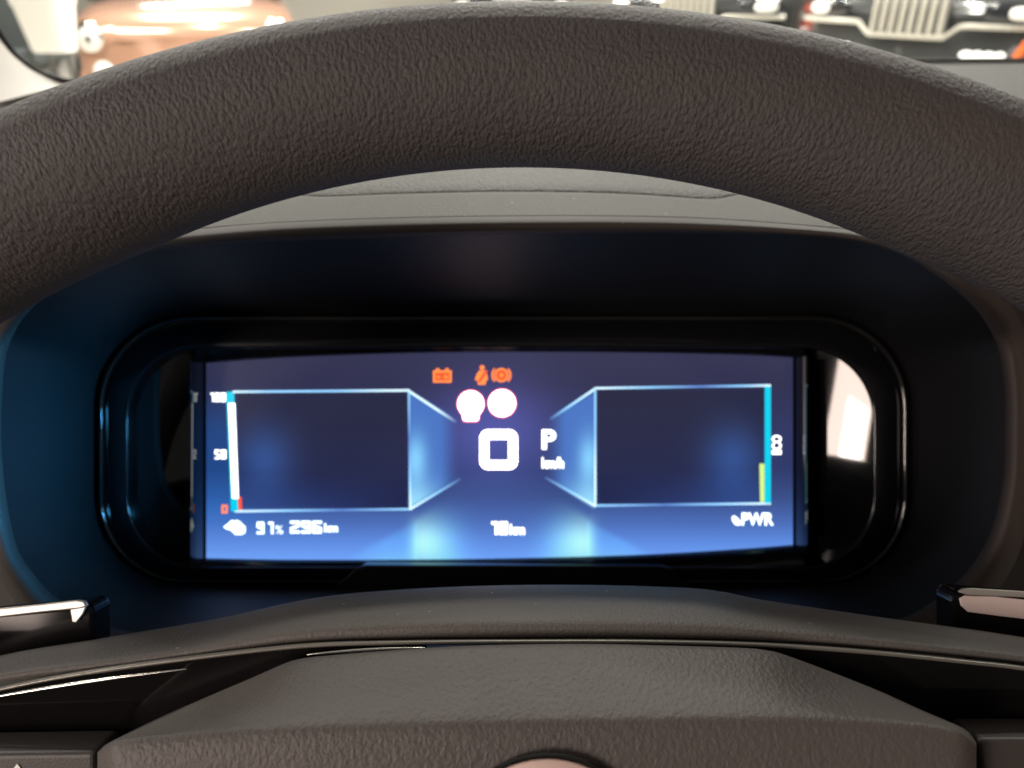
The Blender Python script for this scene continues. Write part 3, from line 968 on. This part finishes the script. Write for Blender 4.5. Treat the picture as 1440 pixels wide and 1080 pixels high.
# ------------------------------------------------------------------ windscreen and pillar trim
def build_windscreen():
    root = empty("windscreen", (0, 0.8, Z_DASH), "clear windscreen glass with thin black rubber seal above the dash", "windscreen")
    # bottom edge on the dash plane, left corner climbing the pillar
    flat = SCREEN_EDGE[3:]
    edge = [P_z(x, y, Z_DASH + 0.001) for x, y in flat]
    dcorner = (edge[0] - EYE).dot(FWD)
    climb = [(-60, -40, 0.86), (-30, 8, 0.89), (0, 54, 0.93), (18, 75, 0.95), (42, 94, 0.97), (72, 108, 0.99)]
    pts = [P(x, y, dcorner * k) for x, y, k in climb] + edge
    line = [Vector(p) for p in catmull([tuple(p) for p in pts], 160)]
    # seal: round rubber bead
    v, m = [], 8
    for i, p in enumerate(line):
        t = (line[min(i + 1, 159)] - line[max(i - 1, 0)]).normalized()
        n1 = t.cross(Vector((0, 0, 1))).normalized()
        n2 = t.cross(n1)
        for j in range(m):
            a = 2 * math.pi * j / m
            v.append(p + n1 * (0.0040 * math.cos(a)) + n2 * (0.0020 * math.sin(a)))
    mesh_obj("seal", v, grid_faces(160, m, True), M_SEAL, root)
    # glass: leaning back over the dash, slightly curved
    m_, nt, b = new_mat("windscreen_glass")
    nt.nodes.remove(b)
    tr = nt.nodes.new("ShaderNodeBsdfTransparent")
    tr.inputs[0].default_value = (0.95, 0.97, 0.96, 1)
    gl = nt.nodes.new("ShaderNodeBsdfGlossy")
    gl.inputs["Roughness"].default_value = 0.02
    fr = nt.nodes.new("ShaderNodeFresnel")
    fr.inputs["IOR"].default_value = 1.2
    mx = nt.nodes.new("ShaderNodeMixShader")
    nt.links.new(fr.outputs[0], mx.inputs[0])
    nt.links.new(tr.outputs[0], mx.inputs[1])
    nt.links.new(gl.outputs[0], mx.inputs[2])
    nt.links.new(mx.outputs[0], nt.nodes["Material Output"].inputs[0])
    v = []
    for i in range(8):
        t = i / 7
        for p in line:
            up = Vector((0, -0.42, 0.55)) * t
            q = p + up
            q.x = p.x * (1 - 0.08 * t)
            v.append(q)
    mesh_obj("pane", v, grid_faces(8, 160), m_, root)
    # pillar trim: pale moulded piece between the seal's corner and the dash
    low = [(-90, 168), (-40, 152), (0, 143), (40, 133), (75, 125), (110, 118.5)]
    lowp = [P_z(x, y, Z_DASH + 0.002) for x, y in low]
    lowl = [Vector(p) for p in catmull([tuple(p) for p in lowp], 40)]
    hi = [Vector(p) for p in catmull([tuple(p) for p in pts[:7]], 40)]
    v = []
    for i in range(8):
        t = i / 7
        for a, b_ in zip(lowl, hi):
            q = a.lerp(b_, t)
            q = q + Vector((0, 0.012, -0.004)) * math.sin(math.pi * t)
            v.append(q)
    v += [p + Vector((-0.02, -0.002, -0.012)) for p in hi]
    tr_ = mesh_obj("pillar_trim", v, grid_faces(9, 40, flip=True), M_PILLAR)
    tag(tr_, "pale cream pillar trim below the rounded corner of the windscreen", "pillar trim")
    return root
build_windscreen()

# ------------------------------------------------------------------ showroom cars beyond the windscreen
def car_paint(name, col, metal=0.3):
    return plastic(name, col, 0.22, 0.5, metal=metal, coat=1.0)
M_TYRE = plastic("tyre_rubber", (0.02, 0.02, 0.02), 0.8, 0.3)
M_WHEEL = plastic("alloy_wheel", (0.5, 0.5, 0.5), 0.3, 0.5, metal=0.9)
M_GLASSDK = plastic("car_window_tint", (0.02, 0.022, 0.025), 0.05, 0.6)
M_LAMP = plastic("car_lamp_lens", (0.85, 0.84, 0.80), 0.12, 0.6)
M_GREYBUMP = plastic("bumper_grey", (0.10, 0.10, 0.10), 0.5, 0.4)
M_SLAT = plastic("grille_silver", (0.50, 0.48, 0.42), 0.35, 0.5, metal=0.2)
M_ORANGE = plastic("tow_hook_orange", (0.85, 0.16, 0.03), 0.45, 0.4)
M_LIT = emis("daytime_led", (1.0, 0.96, 0.86, 1), 3.0)

def car(label, loc, rz, paint, W=1.78, hood_z=0.92, cowl_z=1.10, roof_z=1.66, L=4.1, style="slots", low_mat=None):
    r = empty("parked_car", loc, label, "car", "cars parked in the showroom", rz)
    low_mat = low_mat or M_GREYBUMP
    # body: cross-sections along the length, each a rounded outline
    secs = [(0.00, 0.35, hood_z - 0.12, 0.80), (0.03, 0.28, hood_z - 0.05, 0.88), (0.10, 0.24, hood_z, 0.94), (0.30, 0.22, hood_z + 0.05, 0.985),
            (0.70, 0.22, hood_z + 0.10, 1.0), (1.05, 0.22, cowl_z, 1.0), (1.20, 0.22, cowl_z, 1.0), (L * 0.6, 0.22, cowl_z, 1.0),
            (L * 0.9, 0.24, cowl_z - 0.02, 0.97), (L * 0.98, 0.28, cowl_z - 0.06, 0.93), (L, 0.36, cowl_z - 0.15, 0.86)]
    v, n = [], 28
    for y, z0, z1, k in secs:
        for j in range(n):
            a = 2 * math.pi * j / n
            ca, sa = math.cos(a), math.sin(a)
            e = 0.32
            x = W / 2 * k * math.copysign(abs(ca) ** e, ca)
            z = (z0 + z1) / 2 + (z1 - z0) / 2 * math.copysign(abs(sa) ** e, sa)
            v.append((x, y + 0.20 * (abs(x) / (W / 2)) ** 2.6 * max(0, 1 - y / 1.0), z))
    f = grid_faces(len(secs), n, True, flip=True) + [tuple(range(n)), tuple(range(len(secs) * n - 1, (len(secs) - 1) * n - 1, -1))]
    mesh_obj("body", v, f, paint, r, local=True, angle=50)
    # cabin with dark glass and a painted roof
    v = []
    cab = [(1.02, cowl_z - 0.02, 0.92), (1.55, roof_z - 0.06, 0.80), (2.0, roof_z, 0.78), (L * 0.8, roof_z - 0.03, 0.77), (L * 0.95, cowl_z - 0.02, 0.86)]
    gv = []
    for y, z, k in cab:
        gv += [(-W / 2 * k, y, z), (W / 2 * k, y, z)]
    base = [(-W / 2 * 0.93, y, cowl_z - 0.03) for y, _, _ in cab] + [(W / 2 * 0.93, y, cowl_z - 0.03) for y, _, _ in cab]
    vv = gv + base
    ff = [(0, 2, 3, 1), (2, 4, 5, 3), (4, 6, 7, 5), (6, 8, 9, 7)]
    for q in range(4):
        ff += [(2 * q, 10 + q, 11 + q, 2 * q + 2), (2 * q + 1, 2 * q + 3, 16 + q, 15 + q)]
    mesh_obj("cabin_glass", vv, ff, M_GLASSDK, r, smooth=False, local=True)
    rv, rf = box_geo((0, (1.55 + L * 0.8) / 2, roof_z - 0.01), (W * 0.80, L * 0.8 - 1.6, 0.05))
    mesh_obj("roof", rv, rf, paint, r, smooth=False, local=True, bevel=0.02)
    # lower bumper
    v = []
    for z, k, y in ((0.22, 0.90, 0.06), (0.30, 0.95, -0.03), (0.48, 0.97, -0.06), (0.56, 0.95, -0.03), (0.60, 0.92, 0.06)):
        for j in range(25):
            u = -1 + 2 * j / 24
            v.append((u * W / 2 * k, y + 0.26 * abs(u) ** 2.6, z))
    bmp = mesh_obj("bumper", v, grid_faces(5, 25), low_mat, r, local=True)
    # wheels
    for sx in (-1, 1):
        for y in (0.75, L - 0.75):
            c = Vector((sx * (W / 2 - 0.06), y, 0.33))
            v = []
            for dx, rr_ in ((-0.11, 0.20), (-0.11, 0.30), (-0.08, 0.33), (0.08, 0.33), (0.11, 0.30), (0.11, 0.20)):
                v += [(c.x + dx, c.y + rr_ * math.cos(2 * math.pi * q / 28), c.z + rr_ * math.sin(2 * math.pi * q / 28)) for q in range(28)]
            w = mesh_obj("wheel", v, grid_faces(6, 28, True), M_TYRE, r, local=True)
            v, f = [], []
            for q in range(5):
                a = 2 * math.pi * q / 5
                ux, uz = math.cos(a), math.sin(a)
                o = len(v)
                for rr_, ww in ((0.03, 0.035), (0.21, 0.028)):
                    for s in (-1, 1):
                        v.append((c.x + sx * 0.10, c.y + ux * rr_ - s * uz * ww, c.z + uz * rr_ + s * ux * ww))
                f.append((o, o + 1, o + 3, o + 2))
            mesh_obj("wheel_rim", v, f, M_WHEEL, w, smooth=False, local=True)
    def surf_y(x, z):
        return -0.012 + 0.20 * (abs(x) / (W / 2)) ** 2.6 + 0.0
    def blob(name, x, z, rx_, rz_, mat, parent, depth=0.05, yoff=0.0, sq=1.0):
        v = []
        for t, k in ((1.0, 0.0), (0.96, 0.55), (0.80, 0.85), (0.5, 0.97), (0.05, 1.0)):
            for q in range(24):
                a = 2 * math.pi * q / 24
                ca, sa = math.cos(a), math.sin(a)
                dx = rx_ * t * math.copysign(abs(ca) ** sq, ca)
                xx = x + dx
                v.append((xx, surf_y(xx, z) + yoff - depth * k, z + rz_ * t * math.copysign(abs(sa) ** sq, sa)))
        return mesh_obj(name, v, grid_faces(5, 24, True), mat, parent, local=True)
    GW = 0.26
    if style == "slots":
        gz0, gz1 = hood_z - 0.24, hood_z - 0.02
        v, f = [], []
        for j in range(21):
            x = -GW + 2 * GW * j / 20
            v += [(x, surf_y(x, 0) - 0.004, gz0 - 0.03), (x, surf_y(x, 0) - 0.004, gz1 + 0.03)]
        f = [(2 * j, 2 * j + 2, 2 * j + 3, 2 * j + 1) for j in range(20)]
        gp = mesh_obj("grille", v, f, M_GREYBUMP, r, local=True)
        for k in range(8):
            x = (-1 + 2 * k / 7) * (GW - 0.03)
            bv, bf = box_geo((x, surf_y(x, 0) - 0.02, (gz0 + gz1) / 2), (0.034, 0.05, gz1 - gz0))
            mesh_obj("grille_bar", bv, bf, M_SLAT, gp, smooth=False, local=True, bevel=0.015)
        # lower surround running out under the lamps
        v = []
        for j in range(41):
            u = -1 + 2 * j / 40
            x = u * 0.86
            ax = abs(x)
            z = gz0 - 0.015 if ax < GW else gz0 - 0.015 + min(1, (ax - GW) / 0.09) * 0.075
            for dz, dy in ((-0.016, -0.01), (-0.012, -0.035), (0.012, -0.035), (0.016, -0.01)):
                v.append((x, surf_y(x, 0) + dy, z + dz))
        mesh_obj("grille_surround", v, grid_faces(41, 4), M_SLAT, gp, local=True)
        for s in (-1, 1):
            hl = blob("headlight", s * 0.64, hood_z - 0.10, 0.19, 0.062, M_GLASSDK, r, 0.04, sq=0.6)
            blob("headlight_lens", s * 0.70, hood_z - 0.10, 0.10, 0.042, M_LAMP, hl, 0.06, sq=0.7)
            fl = blob("fog_lamp", s * 0.55, hood_z - 0.42, 0.07, 0.04, M_GLASSDK, bmp, 0.05)
            for k in range(4):
                blob("led_lamp", s * (0.42 + 0.062 * k), hood_z - 0.345, 0.028, 0.020, M_LIT, bmp, 0.075)
    else:
        for s in (-1, 1):
            hl = blob("headlight", s * (W / 2 - 0.17), hood_z - 0.11, 0.105, 0.105, M_CHROME, r, 0.05, yoff=0.02)
            blob("headlight_lens", s * (W / 2 - 0.17), hood_z - 0.11, 0.075, 0.075, M_LAMP, hl, 0.07, yoff=0.02)
            blob("headlight_bulb", s * (W / 2 - 0.17), hood_z - 0.12, 0.030, 0.030, M_GLASSDK, hl, 0.085, yoff=0.02)
            blob("fog_lamp", s * (W / 2 - 0.22), hood_z - 0.34, 0.075, 0.075, M_LAMP, r, 0.03, yoff=0.02)
    return r, surf_y

p_copper = car_paint("paint_copper", (0.55, 0.31, 0.21), 0.3)
p_dark = car_paint("paint_charcoal", (0.055, 0.058, 0.058), 0.2)
p_black = car_paint("paint_black", (0.03, 0.031, 0.031), 0.1)
p_red = car_paint("paint_red", (0.62, 0.085, 0.045), 0.1)
p_grey = car_paint("paint_silver_grey", (0.30, 0.30, 0.29), 0.4)

def on_floor(px, dist):
    """floor point in the viewing direction of a photo column, dist metres ahead"""
    v = RIGHT * ((px - 720.0) / FPX) + UP * (500.0 / FPX) + FWD
    k = dist / v.y
    return (v.x * k, dist, 0.0)

car("copper small car with round headlight behind the white stand", on_floor(258, 6.1), math.radians(17), p_copper,
    W=1.63, hood_z=0.90, cowl_z=1.02, roof_z=1.5, L=3.6, style="round", low_mat=p_copper)
jeep, sy = car("charcoal off-road car with pale slotted grille and orange tow hook", on_floor(1276, 5.8), math.radians(-50), p_dark,
           W=1.85, hood_z=1.07, cowl_z=1.24, roof_z=1.75)
for xx in (0.72,):
    v, f = box_geo((xx, sy(xx, 0) - 0.05, 0.74), (0.05, 0.06, 0.18), 0.0)
    v = [Vector((p.x + (p.z - 0.74) * 0.45, p.y, p.z)) for p in v]
    mesh_obj("tow_hook", v, f, M_ORANGE, jeep, smooth=False, local=True, bevel=0.015)
car("dark car with slotted silver grille standing beside the red car", on_floor(965, 8.0), math.radians(-30), p_black, W=1.8, hood_z=1.02, cowl_z=1.14, roof_z=1.7)
car("bright red car standing between two dark cars", on_floor(1165, 9.8), math.radians(-24), p_red, W=1.75, hood_z=0.97, cowl_z=1.12, roof_z=1.6)
car("black car standing alone in front of the pale showroom wall", on_floor(720, 12.0), math.radians(0), p_black, W=1.8, hood_z=0.9, cowl_z=1.05, roof_z=1.6)

# white tapered stand, grey armchair and red post at the left
def left_things():
    st = empty("display_stand", on_floor(70, 5.0), "white tapered display stand on two thin legs beside the copper car", "display stand")
    m_w = plastic("stand_white", (0.88, 0.87, 0.84), 0.5, 0.4)
    b = Vector(st.location)
    v = []
    for z, wx, wy in ((0.78, 0.105, 0.08), (0.80, 0.112, 0.09), (1.02, 0.150, 0.11), (1.04, 0.160, 0.12), (1.25, 0.160, 0.12), (1.26, 0.15, 0.11)):
        for q in range(24):
            a = 2 * math.pi * q / 24
            ca, sa = math.cos(a), math.sin(a)
            v.append((b.x + wx * math.copysign(abs(ca) ** 0.5, ca), b.y + wy * math.copysign(abs(sa) ** 0.5, sa), z))
    mesh_obj("stand_body", v, grid_faces(6, 24, True) + [tuple(range(24)), tuple(range(143, 119, -1))], m_w, st, angle=40)
    for dx in (-0.045, 0.07):
        bv, bf = box_geo((b.x + dx, b.y, 0.395), (0.022, 0.022, 0.79))
        mesh_obj("leg", bv, bf, M_GREYBUMP, st, smooth=False, bevel=0.003)
    bv, bf = box_geo((b.x, b.y, 0.012), (0.24, 0.2, 0.024))
    mesh_obj("base", bv, bf, M_GREYBUMP, st, smooth=False, bevel=0.004)
    ch = empty("armchair", on_floor(14, 9.0), "dark grey upholstered armchair behind the white stand", "armchair")
    m_g = plastic("armchair_fabric", (0.09, 0.10, 0.10), 0.9, 0.2, 0.3, 400)
    c = Vector(ch.location)
    for nm, ce, si in (("seat", (0, 0, 0.36), (0.60, 0.60, 0.20)), ("backrest", (0.0, 0.30, 0.70), (0.62, 0.14, 0.62)),
                       ("armrest", (-0.33, 0.0, 0.48), (0.10, 0.60, 0.30)), ("armrest", (0.33, 0.0, 0.48), (0.10, 0.60, 0.30))):
        bv, bf = box_geo(c + Vector(ce), si)
        mesh_obj(nm, bv, bf, m_g, ch, smooth=False, bevel=0.05)
    for dx in (-0.25, 0.25):
        for dy in (-0.22, 0.22):
            bv, bf = box_geo(c + Vector((dx, dy, 0.13)), (0.04, 0.04, 0.27))
            mesh_obj("leg", bv, bf, M_GREYBUMP, ch, smooth=False)
    rp = empty("banner_post", on_floor(28, 11.0), "slim red banner post standing behind the grey armchair", "post")
    m_r = plastic("banner_red", (0.55, 0.05, 0.05), 0.5, 0.4)
    c = Vector(rp.location)
    bv, bf = box_geo(c + Vector((0, 0, 1.0)), (0.10, 0.05, 1.96))
    mesh_obj("post", bv, bf, m_r, rp, smooth=False, bevel=0.01)
    bv, bf = box_geo(c + Vector((0, 0, 0.012)), (0.40, 0.40, 0.024))
    mesh_obj("base", bv, bf, M_GREYBUMP, rp, smooth=False, bevel=0.005)
left_things()
